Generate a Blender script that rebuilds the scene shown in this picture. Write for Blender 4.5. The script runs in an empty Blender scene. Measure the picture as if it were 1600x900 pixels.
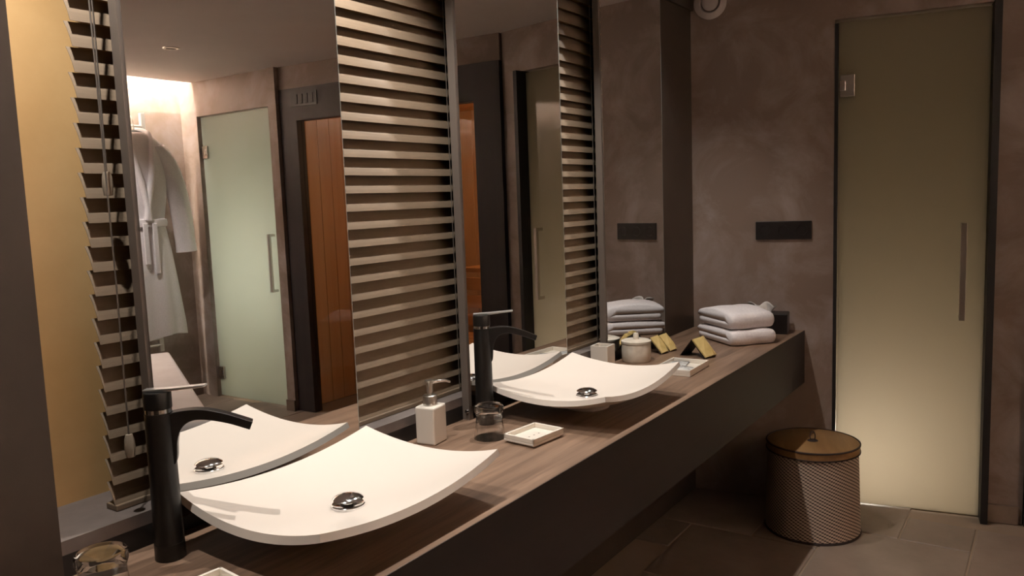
import bpy, bmesh, math, random
from mathutils import Vector, Matrix
from math import sin, cos, pi, radians, sqrt
random.seed(4)
S = bpy.context.scene
COL = S.collection

# ------------------------------------------------------------------ camera
cam_d = bpy.data.cameras.new('camera'); cam = bpy.data.objects.new('camera', cam_d); COL.objects.link(cam)
cam_d.sensor_width = 36.0; cam_d.lens = 1248.04 / 1600 * 36; cam_d.clip_start = 0.02
YAW, PITCH, ROLL = radians(34.4833), radians(-6.2937), radians(-2.0749)
fwd = Vector((-sin(YAW)*cos(PITCH), cos(YAW)*cos(PITCH), sin(PITCH)))
rgt = Vector((cos(YAW), sin(YAW), 0)); upv = rgt.cross(fwd)
r2 = rgt*cos(ROLL) + upv*sin(ROLL); u2 = -rgt*sin(ROLL) + upv*cos(ROLL)
M = Matrix((r2, u2, -fwd)).transposed().to_4x4(); M.translation = (1.364, 0.0, 1.40)
cam.matrix_world = M
S.camera = cam

# ------------------------------------------------------------------ world, exposure
w = bpy.data.worlds.new('world'); S.world = w; w.use_nodes = True
w.node_tree.nodes['Background'].inputs[0].default_value = (0.5, 0.6, 0.8, 1)
w.node_tree.nodes['Background'].inputs[1].default_value = 0.02
S.view_settings.view_transform = 'Standard'; S.view_settings.look = 'None'
S.view_settings.gamma = 1.0; S.view_settings.use_curve_mapping = False
S.view_settings.exposure = 0.25
S.cycles.caustics_reflective = False; S.cycles.caustics_refractive = False

BASIN_LAMP = 46.0      # row of downlights above the washstand
COVE = 680.0            # LED strip in the ceiling slot by the towel radiator

# ------------------------------------------------------------------ helpers
def mat(name, col, rough=0.5, metal=0.0, spec=0.5, **kw):
    m = bpy.data.materials.new(name); m.use_nodes = True
    b = m.node_tree.nodes['Principled BSDF']
    b.inputs['Base Color'].default_value = (*col, 1); b.inputs['Roughness'].default_value = rough
    b.inputs['Metallic'].default_value = metal; b.inputs['Specular IOR Level'].default_value = spec
    for k, v in kw.items(): b.inputs[k].default_value = v
    return m
def srgb(r, g, b):
    f = lambda c: (c/255/12.92) if c/255 <= .04045 else ((c/255+.055)/1.055)**2.4
    return (f(r), f(g), f(b))
def noisy(name, c1, c2, scale=3, detail=6, rough=0.6, lo=.35, hi=.65, stretch=(1,1,1), bump=0.0, bscale=None, dist=0.0, spec=.5, rv=0.0):
    m = mat(name, c1, rough, spec=spec); nt = m.node_tree; N = nt.nodes; L = nt.links; b = N['Principled BSDF']
    tc = N.new('ShaderNodeTexCoord'); mp = N.new('ShaderNodeMapping'); mp.inputs['Scale'].default_value = stretch
    n = N.new('ShaderNodeTexNoise'); n.inputs['Scale'].default_value = scale; n.inputs['Detail'].default_value = detail
    n.inputs['Distortion'].default_value = dist; n.inputs['Roughness'].default_value = .62
    r = N.new('ShaderNodeValToRGB'); r.color_ramp.elements[0].position = lo; r.color_ramp.elements[1].position = hi
    r.color_ramp.elements[0].color = (*c1, 1); r.color_ramp.elements[1].color = (*c2, 1)
    L.new(tc.outputs['Object'], mp.inputs[0]); L.new(mp.outputs[0], n.inputs['Vector']); L.new(n.outputs['Fac'], r.inputs[0])
    L.new(r.outputs[0], b.inputs['Base Color'])
    if rv:
        mr = N.new('ShaderNodeMapRange'); mr.inputs[3].default_value = rough-rv; mr.inputs[4].default_value = rough+rv
        L.new(n.outputs['Fac'], mr.inputs[0]); L.new(mr.outputs[0], b.inputs['Roughness'])
    if bump:
        bp = N.new('ShaderNodeBump'); bp.inputs['Strength'].default_value = bump; bp.inputs['Distance'].default_value = .004
        n2 = N.new('ShaderNodeTexNoise'); n2.inputs['Scale'].default_value = bscale or scale*6; n2.inputs['Detail'].default_value = 5
        L.new(mp.outputs[0], n2.inputs['Vector']); L.new(n2.outputs['Fac'], bp.inputs['Height']); L.new(bp.outputs[0], b.inputs['Normal'])
    return m
def wood(name, c1, c2, axis='y', rough=.45, scale=9.0, spec=.4):
    st = {'x': (.06, 1, 1), 'y': (1, .06, 1), 'z': (1, 1, .06)}[axis]
    return noisy(name, c1, c2, scale=scale, detail=10, rough=rough, lo=.34, hi=.66, stretch=st, bump=.08, bscale=40, dist=.4, spec=spec)
def emit(name, col, s):
    m = bpy.data.materials.new(name); m.use_nodes = True; nt = m.node_tree
    for n in list(nt.nodes): nt.nodes.remove(n)
    e = nt.nodes.new('ShaderNodeEmission'); o = nt.nodes.new('ShaderNodeOutputMaterial')
    e.inputs[0].default_value = (*col, 1); e.inputs[1].default_value = s; nt.links.new(e.outputs[0], o.inputs[0]); return m
def pane(name, tint=(1, 1, 1), body=None, gloss=.02, frost=0.0):
    """thin glass sheet: clear (transparent) or frosted (translucent) with a Fresnel reflection"""
    m = bpy.data.materials.new(name); m.use_nodes = True; nt = m.node_tree; N = nt.nodes; L = nt.links
    for n in list(N): N.remove(n)
    o = N.new('ShaderNodeOutputMaterial'); fr = N.new('ShaderNodeFresnel'); ge = N.new('ShaderNodeNewGeometry'); mr = N.new('ShaderNodeMapRange')
    mr.inputs[3].default_value = 1.5; mr.inputs[4].default_value = 1.0     # only the outer faces of the sheet reflect
    L.new(ge.outputs['Backfacing'], mr.inputs[0]); L.new(mr.outputs[0], fr.inputs[0])
    g = N.new('ShaderNodeBsdfGlossy'); g.inputs['Roughness'].default_value = gloss
    mx = N.new('ShaderNodeMixShader')
    if frost:
        t = N.new('ShaderNodeBsdfTranslucent'); t.inputs[0].default_value = (*tint, 1)
        d = N.new('ShaderNodeBsdfDiffuse'); d.inputs[0].default_value = (*body, 1)
        m2 = N.new('ShaderNodeMixShader'); m2.inputs[0].default_value = frost
        L.new(d.outputs[0], m2.inputs[1]); L.new(t.outputs[0], m2.inputs[2]); base = m2
    else:
        base = N.new('ShaderNodeBsdfTransparent'); base.inputs[0].default_value = (*tint, 1)
    L.new(fr.outputs[0], mx.inputs[0]); L.new(base.outputs[0], mx.inputs[1]); L.new(g.outputs[0], mx.inputs[2]); L.new(mx.outputs[0], o.inputs[0])
    return m

def obj(name, bm, m, parent=None, smooth=False, loc=(0,0,0), rot=(0,0,0), bevel=0, seg=2, sharp=40):
    me = bpy.data.meshes.new(name)
    bmesh.ops.recalc_face_normals(bm, faces=bm.faces)
    if smooth:
        for f in bm.faces: f.smooth = True
        for e in bm.edges:
            if len(e.link_faces) == 2 and e.calc_face_angle(0) > radians(sharp): e.smooth = False
    bm.to_mesh(me); bm.free()
    for x in (m if isinstance(m, (list, tuple)) else [m]): me.materials.append(x)
    o = bpy.data.objects.new(name, me); COL.objects.link(o); o.location = loc; o.rotation_euler = rot
    if parent: o.parent = parent
    if bevel:
        b = o.modifiers.new('bevel', 'BEVEL'); b.width = bevel; b.segments = seg; b.limit_method = 'ANGLE'; b.angle_limit = radians(35)
    return o
def thing(name, label, cat, loc=(0,0,0), rz=0, group=None):
    o = bpy.data.objects.new(name, None); COL.objects.link(o); o.location = loc; o.rotation_euler = (0,0,rz)
    o.empty_display_size = .05; tag(o, label, cat, group); return o
def tag(o, label, cat, group=None):
    o['label'] = label; o['category'] = cat
    if group: o['group'] = group
    return o
def struct(o, label=None, cat=None):
    o['kind'] = 'structure'
    if label: o['label'] = label
    if cat: o['category'] = cat
    return o
def B(): return bmesh.new()
def box(bm, x0, x1, y0, y1, z0, z1):
    v = [bm.verts.new((x, y, z)) for x in (x0, x1) for y in (y0, y1) for z in (z0, z1)]
    for f in ((0,1,3,2),(4,6,7,5),(0,4,5,1),(2,3,7,6),(0,2,6,4),(1,5,7,3)): bm.faces.new([v[i] for i in f])
    return bm
def bx(*a): return box(B(), *a)
def lathe(bm, prof, n=40, cx=0, cy=0, closed=False, off=0):
    rings = []
    for r, z in prof:
        if r < 1e-6: rings.append([bm.verts.new((cx, cy, z))])
        else: rings.append([bm.verts.new((cx+r*cos(2*pi*i/n), cy+r*sin(2*pi*i/n), z)) for i in range(n)])
    pairs = list(zip(rings, rings[1:])) + ([(rings[-1], rings[0])] if closed else [])
    for a, b in pairs:
        for i in range(n):
            j = (i+1) % n
            q = ([a[0]] if len(a) == 1 else [a[i], a[j]]) + ([b[0]] if len(b) == 1 else [b[j], b[i]])
            if len(q) >= 3: bm.faces.new(q)
    return bm
def tube(bm, pts, r, n=10, cap=True):
    pts = [Vector(p) for p in pts]; rr = r if isinstance(r, (list, tuple)) else [r]*len(pts)
    rings = []; nrm = None
    for i, p in enumerate(pts):
        t = (pts[min(i+1, len(pts)-1)] - pts[max(i-1, 0)]).normalized()
        if nrm is None: nrm = t.orthogonal().normalized()
        nrm = (nrm - t*nrm.dot(t)).normalized(); bn = t.cross(nrm)
        rings.append([bm.verts.new(p + (nrm*cos(2*pi*k/n) + bn*sin(2*pi*k/n))*rr[i]) for k in range(n)])
    for a, b in zip(rings, rings[1:]):
        for k in range(n): bm.faces.new([a[k], a[(k+1) % n], b[(k+1) % n], b[k]])
    if cap: bm.faces.new(rings[0][::-1]); bm.faces.new(rings[-1])
    return bm
def loft(bm, rings, cap=True):
    R = [[bm.verts.new(p) for p in r] for r in rings]; n = len(R[0])
    for a, b in zip(R, R[1:]):
        for k in range(n): bm.faces.new([a[k], a[(k+1) % n], b[(k+1) % n], b[k]])
    if cap: bm.faces.new(R[0][::-1]); bm.faces.new(R[-1])
    return bm
def prism(bm, poly, w0, w1, frame=None):
    """poly in (r, z), extruded sideways from w0 to w1"""
    fr = frame or (lambda r, w, z: (r, w, z))
    a = [bm.verts.new(fr(r, w0, z)) for r, z in poly]; b = [bm.verts.new(fr(r, w1, z)) for r, z in poly]; n = len(poly)
    bm.faces.new(a[::-1]); bm.faces.new(b)
    for i in range(n): bm.faces.new([a[i], a[(i+1) % n], b[(i+1) % n], b[i]])
    return bm
def bez(pts, n=10):
    """Catmull-Rom through 2-D or 3-D points"""
    P = [Vector(p) for p in pts]; P = [P[0]*2-P[1]] + P + [P[-1]*2-P[-2]]; out = []
    for i in range(1, len(P)-2):
        for k in range(n):
            t = k/n; a, b, c, d = P[i-1:i+3]
            out.append(.5*((2*b)+(c-a)*t+(2*a-5*b+4*c-d)*t*t+(-a+3*b-3*c+d)*t**3))
    out.append(P[-2]); return out
def copy_tree(o, parent=None):
    c = o.copy(); COL.objects.link(c); c.parent = parent
    for ch in list(o.children): copy_tree(ch, c)
    return c

# ------------------------------------------------------------------ materials
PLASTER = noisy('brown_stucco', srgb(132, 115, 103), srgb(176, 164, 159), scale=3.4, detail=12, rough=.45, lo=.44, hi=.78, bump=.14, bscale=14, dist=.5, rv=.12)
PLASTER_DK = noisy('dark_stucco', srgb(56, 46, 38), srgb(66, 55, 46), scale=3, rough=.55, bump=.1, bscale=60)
GOLD = noisy('ochre_plaster', srgb(190, 152, 98), srgb(206, 170, 118), scale=4, detail=8, rough=.75, lo=.3, hi=.75, bump=.15, bscale=14)
CEIL = noisy('ceiling_paint', srgb(222, 214, 210), srgb(228, 220, 216), scale=2, rough=.8)
SLAT = noisy('taupe_slat', srgb(120, 104, 86), srgb(130, 114, 95), scale=30, rough=.55, stretch=(1, .1, 1))
SILL = noisy('sill_stone', srgb(104, 95, 91), srgb(118, 109, 104), scale=14, rough=.6)
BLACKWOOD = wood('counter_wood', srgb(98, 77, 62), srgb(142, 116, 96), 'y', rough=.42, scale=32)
SHADEDWOOD = wood('shaded_wood', srgb(31, 23, 21), srgb(39, 29, 26), 'y', rough=.5)  # same dark wood as the top, with its shade put into the colour
BLACK = mat('black_panel', srgb(22, 18, 17), .55)
SAUNAFRAME = wood('dark_stained_board', srgb(44, 37, 38), srgb(54, 46, 46), 'z', rough=.5)
BLACKMETAL = mat('matt_black_metal', srgb(20, 18, 17), .36, spec=.4)
STEELBAR = mat('grey_bar', srgb(120, 110, 102), .45, .3)
CHROME = mat('chrome', (.86, .86, .87), .10, 1.0)
BRUSHED = mat('brushed_steel', (.62, .58, .53), .28, 1.0)
MIRROR = mat('silvered_glass', (.86, .86, .85), 0.0, 1.0)
EDGE = mat('polished_glass_edge', srgb(190, 196, 190), .15, .5)
CERAMIC = mat('cream_ceramic', srgb(222, 212, 201), .28, spec=.5)
WHITECER = mat('white_glaze', srgb(226, 218, 206), .18)
STONEWARE = noisy('mottled_stoneware', srgb(206, 196, 180), srgb(228, 220, 206), scale=18, rough=.35, lo=.4, hi=.6)
GLASS = mat('drinking_glass', (1, 1, 1), 0.0, **{'Transmission Weight': 1.0, 'IOR': 1.45})
CLEAR = pane('clear_glass', (.93, .93, .90))
FROST1 = pane('frosted_glass_warm', (.86, .81, .73), (.17, .15, .12), gloss=.05, frost=.72)
FROST2 = pane('frosted_glass_green', (.74, .78, .73), (.36, .38, .35), gloss=.06, frost=.72)
PINE = wood('pine', srgb(196, 146, 98), srgb(220, 176, 126), 'z', rough=.6, scale=7)
PINEH = wood('pine_bench', srgb(188, 128, 72), srgb(214, 158, 100), 'x', rough=.6, scale=7)
TERRY = noisy('white_terry', srgb(232, 225, 226), srgb(244, 238, 238), scale=120, rough=.95, bump=.6, bscale=420, spec=.1)
SHEET = noisy('white_sheet', srgb(222, 214, 210), srgb(230, 224, 220), scale=5, rough=.9, spec=.1)
WHITEMETAL = mat('white_enamel', srgb(214, 212, 206), .3)
GOLDPAPER = noisy('gold_paper', srgb(186, 160, 98), srgb(206, 182, 122), scale=25, rough=.4)
CARD = mat('black_card', srgb(30, 24, 21), .6)
TILE = [noisy('floor_tile_%d' % i, srgb(*a), srgb(*b), scale=3.5, detail=8, rough=.5, bump=.12, bscale=40, rv=.08)
        for i, (a, b) in enumerate([((112, 96, 84), (134, 118, 104)), ((104, 90, 80), (128, 112, 100)), ((118, 102, 90), (140, 124, 110))])]
GROUT = mat('grout', srgb(140, 122, 104), .85)
WICKER_L = mat('pale_strand', srgb(184, 165, 148), .7)
WICKER_D = mat('dark_strand', srgb(36, 22, 18), .7)
LIDWOOD = noisy('lid_wood', srgb(118, 86, 48), srgb(140, 106, 64), scale=20, rough=.6, stretch=(1, .1, 1))
PLASTICBLK = mat('black_plastic', srgb(30, 25, 24), .35)
WHITEPLASTIC = mat('white_plastic', srgb(196, 188, 184), .4)
PAPER = mat('tissue_paper', srgb(222, 216, 210), .9)
CORD = mat('cord_grey', srgb(96, 88, 80), .7)
TASSEL = mat('tassel_grey', srgb(150, 138, 122), .45)
SHOWER = mat('shower_tile', srgb(214, 204, 184), .5)
WARM = (1.0, .93, .86)

# ------------------------------------------------------------------ setting
CH = 2.33                       # ceiling height
DE = radians(10.324)            # the end wall is not square to the mirror wall
RY = 3.526                      # end wall meets the mirror line here
W2 = 3.70                       # plane of the sauna front
WD = 3.62                       # plane of the second door
XR = 4.05                       # wall with the towel radiator
YN = -1.25                      # wall behind the camera

# floor: tiles of two sizes with recessed joints
floor = struct(obj('floor', bx(-.3, XR+.2, YN-.2, 5.3, -.08, -.004), GROUT))
mod = .254; g = .0035
tiles = {}
def tile_mesh(n, k):
    if (n, k) not in tiles:
        s = mod*n; bm = bx(g, s-g, g, s-g, -.02, 0)
        me = bpy.data.meshes.new('tile'); bmesh.ops.recalc_face_normals(bm, faces=bm.faces)
        bmesh.ops.bevel(bm, geom=[e for e in bm.edges if all(v.co.z > -.001 for v in e.verts)], offset=.003, segments=1, affect='EDGES')
        bm.to_mesh(me); bm.free(); me.materials.append(TILE[k]); tiles[(n, k)] = me
    return tiles[(n, k)]
for i in range(-14, 15):
    for j in range(-14, 15):
        X = .622 + mod*(2*i - j); Y = 2.862 + mod*(i + 2*j)
        for n, dx, dy in ((2, 0, 0), (1, 2, 0)):
            x, y = X+dx*mod, Y+dy*mod
            if -.1 < x+.1 and x < XR-.02 and YN+.02 < y+mod*n*.6 and y < 3.62:
                o = bpy.data.objects.new('tile', tile_mesh(n, random.randrange(3))); COL.objects.link(o)
                o.location = (x, y, random.uniform(-.0006, .0004)); o.parent = floor

# ceiling with the light slot above the radiator wall
bm = B(); box(bm, -.3, 3.89, YN-.2, 4.9, CH, CH+.03); box(bm, 3.89, XR+.15, WD, 4.9, CH, CH+.03)
box(bm, 3.86, 3.89, YN, WD, CH+.03, CH+.16); box(bm, 3.86, XR+.15, YN-.2, WD+.03, CH+.16, CH+.19); box(bm, 3.89, XR+.1, WD, WD+.03, CH+.03, CH+.16)
struct(obj('ceiling', bm, CEIL))
# mirror wall: pier by the camera, window recess, far piece
bm = B(); box(bm, -.30, -.03, YN-.2, .638, 0, CH); box(bm, -.30, -.03, .638, 3.14, 0, .78); box(bm, -.30, -.03, 3.14, 3.60, 0, CH)
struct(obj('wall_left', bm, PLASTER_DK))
struct(obj('window_1', bx(-.30, -.205, .638, 3.14, .78, CH), GOLD), 'ochre plastered back of the window recess', 'window recess')
struct(obj('trim_1', bx(-.205, -.03, .638, 3.14, .82, .845), SILL), 'grey stone sill under the blind', 'sill')
struct(obj('trim_2', bx(-.06, -.03, .638, 3.14, .78, .82), BLACK))
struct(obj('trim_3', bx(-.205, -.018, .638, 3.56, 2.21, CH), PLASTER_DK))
# end wall (own frame: s along the wall from the mirror line, depth away from the room)
def endw(name, bm, m, parent=None, **k):
    o = obj(name, bm, m, parent, **k)
    if not parent: o.location = (0, RY, 0); o.rotation_euler = (0, 0, DE)
    return o
bm = B(); box(bm, -.3, .572, 0, .12, 0, CH); box(bm, .572, 1.172, 0, .12, 2.10, CH); box(bm, 1.172, 1.30, 0, .12, 0, CH)
struct(endw('wall_back', bm, PLASTER))
struct(endw('baseboard_back', bx(1.172, 1.285, -.012, .0, 0, .075), TILE[0]))
# second stretch of the end wall: sauna front and second door
bm = B(); box(bm, 2.96, 3.04, WD-.02, W2+.1, 0, CH); box(bm, 3.04, 3.86, WD, W2+.1, 2.085, CH); box(bm, 3.86, XR+.1, WD, W2+.1, 0, CH)
struct(obj('wall_end', bm, PLASTER))
SD = math.atan2(-.11, 1.675)     # the sauna front slants back towards the frosted door
struct(obj('wall_sauna', bx(0, 1.68, 0, .1, 2.18, CH), PLASTER, loc=(1.285, 3.745, 0), rot=(0, 0, SD)))
struct(obj('baseboard_end', bx(2.958, 3.042, WD-.032, WD-.02, 0, .075), TILE[0]))
struct(obj('wall_right', bx(XR, XR+.12, YN-.2, WD, 0, CH+.16), PLASTER))
struct(obj('baseboard_right', bx(XR-.012, XR, YN, WD, 0, .075), TILE[1]))
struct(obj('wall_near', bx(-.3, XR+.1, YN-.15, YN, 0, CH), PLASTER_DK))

# ---- frosted doors
def hinge(parent, s, z, y=0):
    h = obj('hinge', bx(s, s+.058, y-.014, y+.024, z-.045, z+.045), BRUSHED, parent, bevel=.002)
    obj('knuckle', bx(s-.002, s+.022, y-.018, y-.014, z-.02, z+.02), CHROME, h, bevel=.001)
def pull(parent, s, z0, z1, y=0, side=1):
    bm = B(); box(bm, s-.011, s+.011, y-.055, y-.037, z0, z1); box(bm, s-.009, s+.009, y-.038, y, z0, z0+.018); box(bm, s-.009, s+.009, y-.038, y, z1-.018, z1)
    obj('handle', bm, BRUSHED, parent, bevel=.0015)
d1 = thing('door_1', 'tall frosted glass door glowing warm beside the woven basket', 'door', (0, RY, 0), DE)
d1['kind'] = 'structure'
obj('glass_pane', bx(.588, 1.146, .03, .038, .006, 2.092), FROST1, d1)
obj('frame_strip', bx(.572, .586, -.002, .06, 0, 2.085), BLACK, d1)
obj('frame_post', bx(1.146, 1.172, -.045, .06, 0, 2.10), BLACK, d1)
hinge(d1, .592, 1.828, .03); hinge(d1, .592, .185, .03); pull(d1, 1.063, .843, 1.242, .03)
d2 = thing('door_2', 'pale green frosted glass door seen in the nearest mirror', 'door', (0, WD, 0))
d2['kind'] = 'structure'
obj('glass_pane', bx(3.045, 3.855, .03, .038, .008, 2.078), FROST2, d2)
hinge(d2, 3.792, 1.825, .03); hinge(d2, 3.792, .185, .03); pull(d2, 3.125, .822, 1.225, .03)
# rooms behind the doors
bm = B(); box(bm, .30, 1.30, .95, 1.0, 0, 2.3); box(bm, .25, .30, .12, 1.0, 0, 2.3); box(bm, 1.24, 1.27, .12, 1.0, 0, 2.3); box(bm, .25, 1.27, .12, 1.0, 2.3, 2.33); box(bm, .25, 1.27, .05, 1.0, -.02, .001)
struct(endw('wall_shower', bm, SHOWER))
bm = B(); box(bm, 3.02, 4.02, 4.6, 4.65, 0, 2.3); box(bm, 3.015, 3.04, W2+.1, 4.6, 0, 2.3); box(bm, 4.0, 4.03, W2+.1, 4.6, 0, 2.3); box(bm, 3.04, 4.03, W2+.1, 4.65, 2.3, 2.33); box(bm, 3.04, 4.03, W2+.04, 4.65, -.02, .001)
struct(obj('wall_cabin', bm, SHOWER))
def light(name, kind, loc, power, col=WARM, parent=None, **k):
    l = bpy.data.lights.new(name, kind); l.energy = power; l.color = col
    for a, v in k.items(): setattr(l, a, v)
    o = bpy.data.objects.new(name, l); COL.objects.link(o); o.location = loc
    if parent: o.parent = parent
    return o
def wall_lamp(label, loc, power, col, rz=0):
    t = thing('wall_lamp', label, 'lamp', loc, rz)
    obj('lamp_body', lathe(B(), [(0, -.05), (.05, -.05), (.05, -.035), (.0, -.035)], 20), WHITEPLASTIC, t, smooth=True)
    obj('lamp_globe', lathe(B(), [(.0, .045), (.03, .035), (.045, 0), (.035, -.03), (0, -.034)], 20), emit('globe_'+str(power), col, 3), t, smooth=True)
    light('lamp_light', 'POINT', (0, 0, .08), power, col, t, shadow_soft_size=.05)

# ---- sauna
sa = thing('sauna_screen', 'dark stained sauna front with clear glass and vent grille', 'sauna', (1.285, 3.745, 0), SD)
def part(name, m, parent, *a, **k): return obj(name, bx(*a), m, parent, **k)
part('side_panel', SAUNAFRAME, sa, 0, .18, -.01, .06, 0, 2.18)
part('side_panel', SAUNAFRAME, sa, 1.525, 1.675, -.01, .06, 0, 2.18)
part('header', SAUNAFRAME, sa, .18, 1.525, -.01, .06, 1.97, 2.18)
part('glass_pane', CLEAR, sa, .18, 1.525, .03, .038, .0, 1.97)
vg = part('vent_grille', BLACKMETAL, sa, 1.33, 1.56, -.016, -.01, 2.06, 2.15)
for k in range(4): part('vent_slot', BLACK, vg, 1.36+k*.046, 1.384+k*.046, -.020, -.014, 2.075, 2.135)
sr = thing('sauna_cabin', 'pine boarded sauna interior behind the dark framed glass', 'sauna cabin', (0, 0, 0))
X0, X1, Y0, Y1 = 1.34, 2.94, 3.82, 5.15
nb = 14; wx = (X1-X0)/nb
for k in range(nb): part('wall_board', PINE, sr, X0+k*wx+.0015, X0+(k+1)*wx-.0015, Y1, Y1+.02, 0, 2.15, bevel=.002, seg=1)
nb = 12; wy = (Y1-Y0)/nb
for k in range(nb):
    part('wall_board', PINE, sr, X1, X1+.02, Y0+k*wy+.0015, Y0+(k+1)*wy-.0015, 0, 2.15, bevel=.002, seg=1)
    part('wall_board', PINE, sr, X0-.02, X0, Y0+k*wy+.0015, Y0+(k+1)*wy-.0015, 0, 2.15, bevel=.002, seg=1)
for k in range(nb): part('ceiling_board', PINEH, sr, X0, X1, Y0+k*wy+.0015, Y0+(k+1)*wy-.0015, 2.12, 2.14)
part('back_sheet', PINE, sr, X0-.03, X1+.03, Y1+.02, Y1+.03, 0, 2.16)
part('roof_sheet', PINE, sr, X0-.03, X1+.03, 3.85, Y1+.03, 2.16, 2.18)
bn = thing('sauna_bench', 'stepped pine sauna bench behind the sauna glass', 'bench')
for z, ya, yb in ((.45, 4.0, 4.55), (.92, 4.55, 5.1)):
    for k in range(5):
        d = (yb-ya)/5; part('bench_slat', PINEH, bn, X0+.01, 2.30, ya+k*d+.006, ya+(k+1)*d-.006, z-.03, z, bevel=.003)
    for k in range(3): part('front_slat', PINEH, bn, X0+.01, 2.30, ya, ya+.02, z-.42+k*.13, z-.42+k*.13+.09, bevel=.003)
lampS = thing('sauna_lamp', 'small warm wall lamp in the sauna corner', 'lamp', (1.43, 4.40, 1.70))
obj('lamp_shade', lathe(B(), [(.03, -.08), (.06, -.08), (.07, .06), (.03, .06)], 20, closed=True), PINE, lampS, smooth=True)
light('sauna_bulb', 'POINT', (.16, 0, .12), 7.5, (1, .80, .55), lampS, shadow_soft_size=.06)

wall_lamp('small globe lamp in the shower behind the warm frosted door', (.62, RY+.56, .14), 5.0, (1, .90, .75), DE)
wall_lamp('small globe lamp in the cabin behind the green frosted door', (3.45, 4.45, .9), 17.0, (1, .98, .92))

# ------------------------------------------------------------------ ceiling lights
def downlight(name, label, loc, power=0, spot=None, group='ceiling downlights', col=WARM):
    t = thing(name, label, 'downlight', loc, 0, group)
    obj('trim_ring', lathe(B(), [(.030, -.003), (.044, -.004), (.046, 0), (.046, .002), (.030, .002)], 32, closed=True), BRUSHED, t, smooth=True)
    obj('lens', lathe(B(), [(0, .0005), (.030, .0005)], 32), emit(name+'_lens', col, 6 if power else .0) if power else mat('unlit_lens', (.10, .09, .08), .3), t)
    if power: light('spot_beam', 'SPOT', (0, 0, -.012), power, col, t, shadow_soft_size=.012, spot_size=radians(spot or 104), spot_blend=.75)
    return t
for y, lb in ((.60, 'lit ceiling downlight nearest the camera, above the near black tap'), (1.33, 'lit ceiling downlight above the soap dispenser'),
              (2.06, 'lit ceiling downlight above the far washbasin'), (2.80, 'lit ceiling downlight above the gold sachets')):
    downlight('downlight', lb, (.14, y, CH-.001), BASIN_LAMP*(.62 if y > 2.5 else 1))
downlight('downlight', 'added unseen ceiling downlight brightening the bathrobe and bed', (3.38, 2.58, CH-.001), 48.0, 104, col=(1, .93, .88))  # added out of view to brighten the bathrobe and bed
downlight('downlight', 'unlit ceiling downlight seen in the nearest mirror', (2.85, 2.79, CH-.001))
led = obj('led_strip', bx(3.895, 3.91, YN+.3, 3.58, CH+.10, CH+.115), emit('led', (1, .88, .75), COVE)); tag(led, 'glowing light strip in the ceiling slot above the towel radiator', 'light strip')

# ------------------------------------------------------------------ washstand
ws = thing('washstand', 'long floating dark wood washstand under the mirrors', 'washstand')
def slab_end(bm, x0, x1, y0, z0, z1):
    """board whose far end is cut to the slanting end wall"""
    f = lambda x: RY + x*math.tan(DE) - .002
    v = [bm.verts.new(p) for p in ((x0,y0,z0),(x1,y0,z0),(x1,f(x1),z0),(x0,f(x0),z0),(x0,y0,z1),(x1,y0,z1),(x1,f(x1),z1),(x0,f(x0),z1))]
    for q in ((0,3,2,1),(4,5,6,7),(0,1,5,4),(1,2,6,5),(2,3,7,6),(3,0,4,7)): bm.faces.new([v[i] for i in q])
    return bm
obj('top_board', slab_end(B(), -.029, .4485, -1.248, .752, .78), BLACKWOOD, ws, bevel=.0012)
obj('front_panel', slab_end(B(), .4487, .4500, -1.248, .544, .7796), SHADEDWOOD, ws)
obj('front_core', slab_end(B(), .425, .4485, -1.248, .544, .7515), SHADEDWOOD, ws)
obj('bottom_board', slab_end(B(), -.029, .4245, -1.248, .544, .56), SHADEDWOOD, ws)

# mirrors
def mirror_unit(y0, y1, label, turn=0):
    t = thing('wall_mirror', label, 'mirror', (0, y0, .78), radians(turn), 'tall mirrors over the washstand')
    obj('side_bar', bx(-.029, -.005, -.006, .012, .0, CH-.78-.12), STEELBAR, t)
    obj('backing', bx(-.022, -.0065, .012, y1-y0-.004, .045, CH-.78-.12), BLACK, t)
    gl = obj('glass_sheet', bx(-.0055, 0, .0, y1-y0, .04, CH-.78-.12), MIRROR, t)
    obj('polished_edge', bx(-.0055, .0002, y1-y0, y1-y0+.0018, .04, CH-.78-.12), EDGE, gl)
    b = obj('bolt', lathe(B(), [(0, .006), (.005, .005), (.006, 0)], 14), CHROME, t, smooth=True); b.location = (-.012, -.006, .025); b.rotation_euler = (pi/2, 0, 0)
mirror_unit(.812, 1.320, 'nearest tall mirror, reflecting the bathrobe and green door')
mirror_unit(1.762, 2.295, 'middle tall mirror, behind the far washbasin', -.48)
mirror_unit(2.600, 3.110, 'farthest tall mirror, reflecting the folded towels', -.40)

# venetian blind
bl = thing('venetian_blind', 'lowered taupe venetian blind behind the mirrors', 'blind', (-.092, 0, .845))
pitch = .0445; Wd = .0525; tilt = radians(26)
bm = B(); prof = []
N = 6
for k in range(N+1):
    t = k/N - .5; c = .0025*(1-4*t*t)
    prof.append((-t*Wd*sin(tilt) + c*cos(tilt), t*Wd*cos(tilt) + c*sin(tilt)))
prof2 = [(x-.0008, z-.0003) for x, z in prof[::-1]]
prism(bm, prof + prof2, .764, 3.115)
slat0 = obj('slat', bm, SLAT, bl, loc=(0, 0, .030))
n_sl = 30
for k in range(1, n_sl):
    o = slat0.copy(); COL.objects.link(o); o.parent = bl; o.location = (0, 0, .030 + k*pitch)
obj('bottom_rail', bx(-.022, .016, .764, 3.115, .0005, .012), SLAT, bl, bevel=.002)
obj('head_rail', bx(-.03, .03, .764, 3.115, 1.328, 1.362), BLACK, bl)
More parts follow.
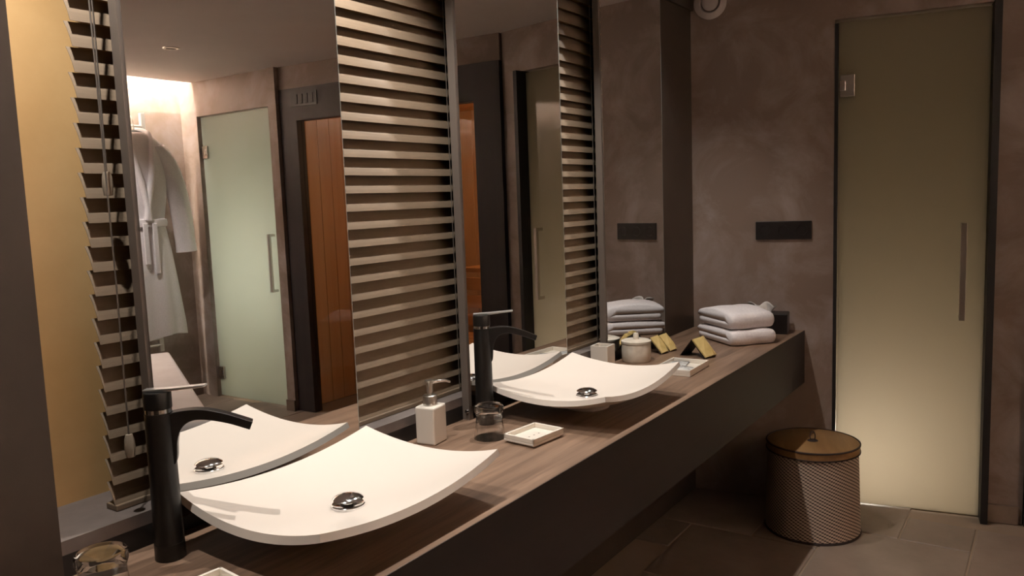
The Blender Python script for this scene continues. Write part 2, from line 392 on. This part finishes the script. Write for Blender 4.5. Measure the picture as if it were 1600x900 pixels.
for y in (.95, 1.80, 2.652):
    obj('ladder_cord', tube(B(), [(.021, y, .01), (.021, y, 1.33)], .0011, 6), CORD, bl)
    obj('ladder_cord', tube(B(), [(.017, y+.006, .01), (.017, y+.006, 1.33)], .0008, 6), CARD, bl)
def pull_cord(y, x, zt, label):
    t = thing('blind_cord', label, 'cord', (x, y, zt))
    obj('cord', tube(B(), [(0, 0, .02), (0, .002, .3), (0, -.003, 2.20-zt)], .0016, 6), CORD, t)
    obj('tassel', lathe(B(), [(0, .022), (.006, .021), (.0085, .012), (.0095, -.005), (.0075, -.021), (0, -.022)], 16), TASSEL, t, smooth=True)
pull_cord(.789, -.052, 1.455, 'blind pull cord with the higher grey tassel')
pull_cord(.775, -.032, .977, 'blind pull cord with the lower grey tassel')

# ------------------------------------------------------------------ washbasins
def basin(cx, cy, label):
    t = thing('washbasin', label, 'washbasin', (cx, cy, .78), 0, 'vessel washbasins')
    a, b = .19, .245; n = 36
    def pos(u, v):
        return a*u*(1+.02*(1-v*v)), b*v*(1+.025*(1-u*u))
    ztop = lambda u, v: .031 + .073*(.74*(u*u+v*v)/2 + .26*(1-(1-u*u)*(1-v*v)))
    bm = B(); T = {}; Bo = {}
    us = [sin(pi/2*(2*i/n-1)) for i in range(n+1)]
    for i, u in enumerate(us):
        for j, v in enumerate(us):
            x, y = pos(u, v); T[i, j] = bm.verts.new((x, y, ztop(u, v)))
            h_ = 1e-3; px, py = pos(u+h_, v), pos(u, v+h_)
            du = Vector((px[0]-x, px[1]-y, ztop(u+h_, v)-ztop(u, v))); dv = Vector((py[0]-x, py[1]-y, ztop(u, v+h_)-ztop(u, v)))
            nr = du.cross(dv).normalized(); q_ = max(abs(u), abs(v)); th = .0135
            p_ = Vector((x, y, ztop(u, v))) - nr*th; p_.z -= .004*(1-(u*u+v*v)/2)
            Bo[i, j] = bm.verts.new(p_)
    for i in range(n):
        for j in range(n):
            bm.faces.new([T[i,j], T[i+1,j], T[i+1,j+1], T[i,j+1]]); bm.faces.new([Bo[i,j], Bo[i,j+1], Bo[i+1,j+1], Bo[i+1,j]])
    rim = [(i, 0) for i in range(n)] + [(n, j) for j in range(n)] + [(i, n) for i in range(n, 0, -1)] + [(0, j) for j in range(n, 0, -1)]
    for p, q in zip(rim, rim[1:]+rim[:1]): bm.faces.new([T[p], Bo[p], Bo[q], T[q]])
    obj('bowl', bm, CERAMIC, t, smooth=True, sharp=30)
    obj('foot', lathe(B(), [(0, 0), (.066, 0), (.068, .006), (.078, .0185), (0, .0185)], 40), CERAMIC, t, smooth=True)
    d = obj('drain_stopper', lathe(B(), [(0, .0235), (.012, .0228), (.022, .0205), (.029, .017), (.0310, .015), (.027, .0125), (.012, .011), (.010, -.002), (0, -.002)], 36), CHROME, t, smooth=True, loc=(.003, -.006, .0335))
    obj('drain_ring', lathe(B(), [(.016, .001), (.026, .0025), (.031, .0045), (.033, .003), (.033, -.003), (.016, -.003)], 36, closed=True), CHROME, d, smooth=True)
    return t
basin(.221, 1.068, 'near cream vessel washbasin with upswept corners')
basin(.217, 2.045, 'far cream vessel washbasin beside the white square cup')

def tap(x, y, label):
    t = thing('basin_tap', label, 'tap', (x, y, .78), 0, 'tall black basin taps')
    obj('body', lathe(B(), [(0, 0), (.0262, 0), (.0265, .002), (.0262, .030), (.0255, .030), (.0245, .15), (.0238, .268), (0, .268)], 40), BLACKMETAL, t, smooth=True)
    obj('collar', lathe(B(), [(0, .2685), (.0225, .2685), (.0225, .2755), (0, .2755)], 40), CHROME, t, smooth=True)
    cap = obj('cap', lathe(B(), [(0, .276), (.0236, .276), (.0238, .279), (.0238, .303), (.0225, .306), (0, .306)], 40), BLACKMETAL, t, smooth=True)
    al = radians(50); fr = lambda r, w, z: (r*cos(al)-w*sin(al), r*sin(al)+w*cos(al), z)
    top = bez([(.0, .262), (.03, .268), (.07, .268), (.11, .257), (.158, .236)], 6)
    und = bez([(.152, .222), (.115, .238), (.08, .248), (.055, .249), (.038, .238), (.029, .215), (.0235, .175), (.0, .170)], 6)
    obj('spout', prism(B(), [tuple(p) for p in top] + [tuple(p) for p in und], -.0125, .0125, fr), BLACKMETAL, t, bevel=.0012)
    be = radians(33); fr2 = lambda r, w, z: (r*cos(be)-w*sin(be), r*sin(be)+w*cos(be), z)
    lv = obj('lever', prism(B(), [(-.022, .3062), (.03, .3072), (.088, .313), (.088, .3165), (.03, .3125), (-.022, .3105)], -.009, .009, fr2), mat('satin_chrome', (.88, .88, .88), .32, 1.0), t, bevel=.001)
    return t
tap(.055, .784, 'tall black tap with chrome lever at the near washbasin')
tap(.046, 1.763, 'tall black tap with chrome lever at the far washbasin')

# ------------------------------------------------------------------ things on the washstand
def tumbler(x, y, label, s=1.0):
    p = [(0, .088), (.034, .088), (.0385, .084), (.0385, .072), (.0345, .060), (.036, .040), (.0395, .015), (.0425, .0005),
         (.0410, .0005), (.0378, .016), (.0342, .040), (.0325, .060), (.031, .068), (.02, .0715), (0, .072)]
    o = obj('drinking_glass', lathe(B(), [(r*s, z*s) for r, z in p], 48), GLASS, None, smooth=True, loc=(x, y, .7803), sharp=50)
    tag(o, label, 'glass', 'upturned drinking glasses')
tumbler(.143, 1.650, 'upturned clear drinking glass between soap dispenser and soap dish')
tumbler(.1245, .6255, 'upturned clear drinking glass beside the near black tap', 1.03)

def soap_dish(x, y, rz, label):
    t = thing('soap_dish', label, 'soap dish', (x, y, .78), rz, 'white soap dishes')
    hx, hy = .049, .064; bm = B()
    box(bm, -hx, hx, -hy, hy, .005, .011)
    for a in ((-hx, -hx+.006, -hy, hy), (hx-.006, hx, -hy, hy), (-hx, hx, -hy, -hy+.006), (-hx, hx, hy-.006, hy)): box(bm, *a, .011, .023)
    obj('tray', bm, WHITECER, t, bevel=.0012)
    obj('foot', bx(-hx+.008, hx-.008, -hy+.008, hy-.008, 0, .005), WHITECER, t)
    for k in (-.02, 0, .02): obj('drain_hole', lathe(B(), [(0, .0116), (.0022, .0114)], 12), CARD, t, loc=(0, k, 0))
soap_dish(.256, 1.690, radians(-6), 'white soap dish on the counter between the two washbasins')
soap_dish(.256, .708, radians(-6), 'white soap dish at the bottom edge beside the near tap')

t = thing('soap_dispenser', 'white square soap dispenser with brushed steel pump', 'dispenser', (.030, 1.548, .78), radians(8))
obj('bottle', bx(-.0285, .0285, -.0315, .0315, 0, .099), WHITECER, t, bevel=.005, seg=3)
pm = obj('pump_collar', lathe(B(), [(0, .099), (.0185, .099), (.0185, .124), (.016, .126), (0, .126)], 32), BRUSHED, t, smooth=True)
obj('pump_stem', lathe(B(), [(0, .126), (.0065, .126), (.0065, .130), (.0085, .135), (.0085, .158), (.0115, .161), (.0115, .164), (0, .164)], 28), BRUSHED, pm, smooth=True)
obj('pump_nozzle', tube(B(), [(0, .006, .157), (.016, .022, .158), (.029, .035, .157), (.037, .043, .153)], [.0046, .004, .0036, .003], 12), CHROME, pm, smooth=True)

t = thing('square_cup', 'small white square cup behind the far washbasin', 'cup', (.012, 2.535, .78), radians(4))
bm = B(); h = .033; box(bm, -h, h, -h, h, 0, .01)
for a in ((-h, -h+.006, -h, h), (h-.006, h, -h, h), (-h+.006, h-.006, -h, -h+.006), (-h+.006, h-.006, h-.006, h)): box(bm, *a, .01, .086)
obj('cup_body', bm, WHITECER, t)
t = thing('lidded_jar', 'round cream jar with knobbed lid beside the square cup', 'jar', (.066, 2.70, .78))
obj('jar_body', lathe(B(), [(0, 0), (.050, 0), (.054, .006), (.055, .04), (.054, .068), (0, .068)], 44), STONEWARE, t, smooth=True)
ld = obj('lid', lathe(B(), [(0, .0685), (.055, .0685), (.0565, .072), (.056, .079), (.045, .083), (0, .085)], 44), STONEWARE, t, smooth=True)
obj('knob', lathe(B(), [(0, .084), (.0105, .084), (.0105, .100), (.008, .107), (0, .109)], 24), STONEWARE, ld, smooth=True)

def sachet(x, y, rz, label, wd=.027, k=1.0):
    t = thing('gold_sachet', label, 'sachet', (x, y, .78), rz, 'gold paper sachets on tent cards'); t.scale = (k, k, k)
    bm = B(); prism(bm, [(-.050, 0), (-.0485, 0), (0, .058), (.0485, 0), (.050, 0), (.0005, .0605), (-.0005, .0605)], -wd, wd); obj('tent_card', bm, CARD, t)
    bm = B()   # crumpled folded pouch lying on the front slope
    P = [(.004, -wd, .062), (.004, wd, .062), (.056, wd*.9, .006), (.056, -wd*.9, .006), (.024, -wd*.1, .066), (.050, wd*.25, .034), (.062, wd*.1, .010), (.012, wd*.5, .068)]
    v = [bm.verts.new(p) for p in P] + [bm.verts.new((p[0]-.004, p[1], p[2]-.003)) for p in P[:4]]
    for q in ((0,4,7),(0,7,1),(1,7,5),(1,5,2),(7,4,5),(4,6,5),(5,6,2),(0,3,4),(4,3,6),(6,3,2),(0,1,9,8),(1,2,10,9),(2,3,11,10),(3,0,8,11),(8,9,10,11)): bm.faces.new([v[i] for i in q])
    obj('pouch', bm, GOLDPAPER, t)
sachet(.052, 2.885, radians(-8), 'gold paper sachet right beside the round jar')
sachet(.062, 2.945, radians(-8), 'middle gold paper sachet of the three')
sachet(.235, 2.885, radians(-14), 'gold paper sachet in front of the folded towels', .034, 1.12)

t = thing('amenity_tray', 'white tray of packets beside the far washbasin', 'tray', (.275, 2.625, .78), radians(2))
hx, hy = .068, .098; bm = B(); box(bm, -hx, hx, -hy, hy, .0, .007)
for a in ((-hx, -hx+.006, -hy, hy), (hx-.006, hx, -hy, hy), (-hx+.006, hx-.006, -hy, -hy+.006), (-hx+.006, hx-.006, hy-.006, hy)): box(bm, *a, .007, .022)
obj('tray', bm, WHITECER, t, bevel=.0012)
FOIL = noisy('clear_packet', srgb(150, 150, 150), srgb(210, 210, 206), scale=40, rough=.2, bump=.6, bscale=60)
def packet(x, y, rz, z, sx, sy, label, m=FOIL):
    bm = B(); n = 8
    V = [[bm.verts.new((sx*(2*i/n-1), sy*(2*j/n-1), .001+.006*(1-(2*i/n-1)**2)*(1-(2*j/n-1)**2)*random.uniform(.6, 1.3))) for j in range(n+1)] for i in range(n+1)]
    U = [[bm.verts.new((sx*(2*i/n-1), sy*(2*j/n-1), 0)) for j in (0, n)] for i in (0, n)]
    for i in range(n):
        for j in range(n): bm.faces.new([V[i][j], V[i+1][j], V[i+1][j+1], V[i][j+1]])
    bm.faces.new([U[0][0], U[0][1], U[1][1], U[1][0]])
    p = thing('packet', label, 'packet', (x, y, z), rz, 'packets in the tray')
    obj('pouch', bm, m, p)
    obj('seal_band', bx(-sx, sx, sy-.004, sy+.003, .0002, .0015), CARD, p)
packet(.245, 2.665, radians(12), .790, .034, .045, 'clear packet with black edge at the far side of the tray')
packet(.292, 2.590, radians(-14), .7905, .030, .042, 'crinkled clear packet at the near side of the tray')

def towel(x, y, z, rz, la, lb, h, label, puff):
    """thick towel folded over once: smooth fold at the near end, two layers open at the other"""
    t = thing('folded_towel', label, 'towel', (x, y, z), rz, 'folded white towels')
    r = h/2; q = h/4; e = .0022; P = []
    for k in range(11):                               # outer fold, bottom to top
        a = -pi/2 - pi*k/10; P.append((r*.75 + r*.75*cos(a), r + r*sin(a)))
    for k in range(1, 9): P.append((r*.75 + (la-q-r*.75)*k/9, h + puff*sin(pi*k/9)))
    for k in range(7): a = pi/2 - pi*k/6; P.append((la-q + q*cos(a), h-q-e/2 + (q-e/2)*sin(a)))
    for k in range(1, 6): P.append((la-q - (la-q-.045)*k/5, r + e*.5))
    P.append((.040, r))
    for k in range(5): P.append((.045 + (la-q-.062)*k/5, r - e*.5))
    for k in range(7): a = pi/2 - pi*k/6; P.append((la-q-.012 + q*cos(a), q-e/2 + (q-e/2)*sin(a)))
    for k in range(1, 8): P.append((la-q-.012 - (la-q-.012-r*.75)*k/8, 0))
    rings = []; n = 22
    cx, cz = la/2, r
    for i in range(n+1):
        u = 2*i/n - 1; sh = (1-abs(u)**7)**.5 if abs(u) < 1 else 0
        pinch = .010*(1-max(sh, 0))
        ring = []
        for k, (px, pz) in enumerate(P):
            dx, dz = px-cx, pz-cz; L_ = max(sqrt(dx*dx+dz*dz), 1e-4)
            qx = px - dx/L_*pinch + .003*sin(5*u+k*.35); qz = pz - (dz*.22*(1-max(sh, 0))) + .0018*sin(6*u+k*.5)*(1 if pz > .004 else 0)
            ring.append((qx, -lb/2 + lb/2*(-u), max(qz, .0004)))
        rings.append(ring)
    obj('towel_fold', loft(B(), rings), TERRY, t, smooth=True, sharp=120)
    return t
towel(.300, 3.098, .7800, radians(140), .295, .205, .060, 'lower folded white towel on the counter', .002)
towel(.292, 3.112, .8432, radians(141), .275, .205, .066, 'upper folded white towel of the stack', .012)

t = thing('tissue_box', 'black tissue box behind the folded towels', 'tissue box', (.330, 3.505, .78), DE)
bm = B(); box(bm, -.075, .075, -.052, .052, 0, .088); obj('box', bm, PLASTICBLK, t, bevel=.003)
bm = B(); n = 12; rows = []
for j in range(6):
    f_ = j/5; rows.append([(.050*(2*i/n-1)*(.6+.5*f_), .012*sin(i*.8+.5*j)*(.4+f_), .086 + .050*f_*(.55+.45*abs(sin(i*.48+.9))) ) for i in range(n+1)])
V = [[bm.verts.new(p) for p in r] for r in rows]
for j in range(5):
    for i in range(n): bm.faces.new([V[j][i], V[j][i+1], V[j+1][i+1], V[j+1][i]])
ts = obj('tissue', bm, PAPER, t, smooth=True); ts.location = (-.035, -.005, 0); ts.scale = (1.15, 1, 1); ts.modifiers.new('thick', 'SOLIDIFY').thickness = .0006

# ------------------------------------------------------------------ end wall fittings
t = thing('power_outlet', 'black triple power outlet on the plaster wall', 'outlet', (0, RY, 0), DE)
s0, s1 = .250, .484
obj('plate', bx(s0, s1, -.010, -.0005, 1.184, 1.264), PLASTICBLK, t, bevel=.002)
for k in range(3):
    c = s0 + (s1-s0)*(k+.5)/3
    o = obj('socket', lathe(B(), [(.024, 0), (.024, .002), (.021, .002), (.019, -.002), (.0, -.002)], 32), PLASTICBLK, t, smooth=True)
    o.location = (c, -.010, 1.224); o.rotation_euler = (pi/2, 0, 0)
    for dx in (-.0095, .0095):
        h_ = obj('pin_hole', lathe(B(), [(0, 0), (.0026, 0), (.0026, .0006), (0, .0006)], 10), CARD, o); h_.location = (dx, 0, -.0018)
t = thing('air_valve', 'round white ventilation valve high on the plaster wall', 'vent', (0, RY, 0), DE)
for nm, pr in (('ring', [(.040, .0), (.070, .0), (.072, .006), (.060, .016), (.046, .018), (.040, .010)]), ('disc', [(0, .020), (.028, .019), (.036, .014), (.034, .008), (0, .008)])):
    o = obj(nm, lathe(B(), pr, 40, closed=(nm == 'ring')), WHITEPLASTIC, t, smooth=True); o.location = (.058, -.0005, 2.235); o.rotation_euler = (pi/2, 0, 0)

# ------------------------------------------------------------------ woven basket
t = thing('woven_basket', 'woven laundry basket with round wooden lid by the frosted door', 'basket', (.555, 3.325, 0), radians(20))
bm = B(); n, m_ = 126, 70; R0, R1, H0, H1 = .186, .176, .008, .335
vs = [[bm.verts.new(((R0+(R1-R0)*j/m_)*cos(2*pi*i/n), (R0+(R1-R0)*j/m_)*sin(2*pi*i/n), H0+(H1-H0)*j/m_)) for i in range(n)] for j in range(m_+1)]
for j in range(m_):
    for i in range(n):
        f_ = bm.faces.new([vs[j][i], vs[j][(i+1) % n], vs[j+1][(i+1) % n], vs[j+1][i]])
        f_.material_index = 1 if (i + j) % 3 == 0 else 0
light_f = [f_ for f_ in bm.faces if f_.material_index == 0]
r_ = bmesh.ops.inset_individual(bm, faces=light_f, thickness=.0004, depth=.0020)
obj('woven_wall', bm, [WICKER_L, WICKER_D], t)
obj('base_rim', lathe(B(), [(0, 0), (.188, 0), (.190, .004), (.187, .010), (0, .010)], 64), WICKER_D, t, smooth=True)
ld = obj('lid', lathe(B(), [(.175, .336), (.181, .336), (.181, .366), (.176, .370), (0, .370), (0, .362), (.172, .362)], 64, closed=True), LIDWOOD, t, smooth=True)
for z in (.339, .369):
    obj('rim_binding', lathe(B(), [(.179, z-.004), (.184, z-.002), (.184, z+.002), (.179, z+.004)], 64, closed=True), WICKER_D, ld, smooth=True)
obj('loop_handle', tube(B(), [(.010*cos(a)*1.0, .002, .388+.020*sin(a)) for a in [pi*2*k/20-pi/2 for k in range(20)]], .0024, 8), WICKER_D, ld, smooth=True)
obj('handle_knot', lathe(B(), [(0, .374), (.018, .373), (.022, .3705), (0, .3705)], 16), WICKER_D, ld, smooth=True)

# ------------------------------------------------------------------ things seen in the mirrors
# towel radiator
rd = thing('towel_radiator', 'white ladder towel radiator behind the bathrobe', 'radiator', (XR-.062, 3.02, 0))
for y in (-.25, .25): obj('post', bx(-.015, .015, y-.017, y+.017, .40, 2.10), WHITEMETAL, rd, bevel=.004)
z = .45
for grp in (4, 6, 7, 7, 4):
    for k in range(grp):
        if z < 2.08: obj('rung', tube(B(), [(-.006, -.25, z), (-.006, .25, z)], .010, 10), WHITEMETAL, rd, smooth=True)
        z += .045
    z += .085
for y in (-.2, .2):
    for zz in (.55, 1.95): obj('wall_bracket', bx(.012, .06, y-.012, y+.012, zz-.012, zz+.012), WHITEMETAL, rd)
# hanger and bathrobe
RX, RYC = XR-.20, 3.12
hg = thing('coat_hanger', 'black coat hanger holding the bathrobe', 'hanger', (RX, RYC, 0))
obj('shoulder_bar', tube(B(), bez([(0, -.20, 1.865), (0, -.10, 1.925), (0, 0, 1.955), (0, .10, 1.925), (0, .20, 1.865)], 5), [.010]*21, 8), CARD, hg, smooth=True)
obj('hook', tube(B(), bez([(0, 0, 1.95), (0, 0, 2.0), (.02, 0, 2.055), (.085, 0, 2.085), (.132, 0, 2.07), (.140, 0, 2.045)], 6), .004, 8), BRUSHED, hg, smooth=True)
rb = thing('bathrobe', 'white terry bathrobe hanging from the towel radiator', 'bathrobe', (RX, RYC, 0))
rings = []; nn = 56
prof = [(1.948, .075, .045), (1.93, .11, .055), (1.90, .165, .062), (1.86, .205, .068), (1.78, .215, .075), (1.62, .205, .08), (1.48, .190, .078), (1.38, .172, .072), (1.33, .165, .068), (1.28, .175, .072), (1.15, .198, .080), (.95, .225, .088), (.75, .25, .092), (.60, .268, .096), (.535, .272, .097)]
for z, hy, hx in prof:
    fold = .02 + .10*max(0, min(1, (1.33-z)/.5))
    rings.append([(hx*cos(2*pi*k/nn)*(1+fold*sin(9*2*pi*k/nn+z*2)) - .0, hy*sin(2*pi*k/nn)*(1+.25*fold*sin(7*2*pi*k/nn+1)), z + (.012*sin(3*2*pi*k/nn) if z < .6 else 0)) for k in range(nn)])
obj('robe_body', loft(B(), rings), TERRY, rb, smooth=True, sharp=80)
for s in (-1, 1):
    pth = bez([(0, s*.125, 1.855), (-.002, s*.200, 1.765), (-.008, s*.262, 1.60), (-.012, s*.300, 1.38), (-.012, s*.318, 1.12)], 5)
    ring = []
    for i, p in enumerate(pth):
        f_ = i/(len(pth)-1); ry = .078-.010*f_; rx = .068-.006*f_
        ring.append([(p[0]+rx*cos(a)*(1+.08*sin(5*a+f_*6)), p[1]+ry*sin(a)*(1+.05*sin(4*a)), p[2]-abs(.35*ry*sin(a)*s)*0 + (.02*s*sin(a))*(1-f_)) for a in [2*pi*k/24 for k in range(24)]])
    sl = obj('sleeve', loft(B(), ring), TERRY, rb, smooth=True, sharp=80)
    obj('cuff', tube(B(), [(-.012, s*.316, 1.17), (-.012, s*.319, 1.115)], [.070, .072], 24), TERRY, sl, smooth=True)
    cp = bez([(.045, s*.03, 1.965), (.02, s*.085, 1.955), (-.045, s*.085, 1.90), (-.088, s*.055, 1.70), (-.092, s*.012, 1.50), (-.085, -s*.01, 1.35)], 6)
    obj('lapel', tube(B(), cp, [.022]*len(cp), 12), TERRY, rb, smooth=True)
bt = loft(B(), [[((.084+dx)*cos(2*pi*k/40), (.176+dx)*sin(2*pi*k/40), 1.33+dz) for k in range(40)] for dx, dz in ((-.012, -.03), (.006, -.024), (.01, 0), (.006, .024), (-.012, .03))], cap=False)
belt = obj('belt', bt, TERRY, rb, smooth=True)
obj('belt_end', bx(-.100, -.088, .02, .055, .98, 1.33), TERRY, belt, bevel=.004); obj('belt_end', bx(-.102, -.090, -.05, -.015, 1.05, 1.33), TERRY, belt, bevel=.004)

# white daybed reflected low in the nearest mirror
ang = math.atan2(.46, .887)
db = thing('treatment_bed', 'low white sheeted bed seen in the nearest mirror', 'bed', (2.66, 2.21, 0), ang)
obj('mattress', bx(-.99, .99, -.33, .33, .36, .50), SHEET, db, bevel=.02, seg=4)
obj('base', bx(-.97, .97, -.31, .31, .12, .36), SHEET, db, bevel=.006)
for sx in (-.9, .9):
    for sy in (-.26, .26): obj('leg', bx(sx-.025, sx+.025, sy-.025, sy+.025, 0, .12), BLACKMETAL, db)
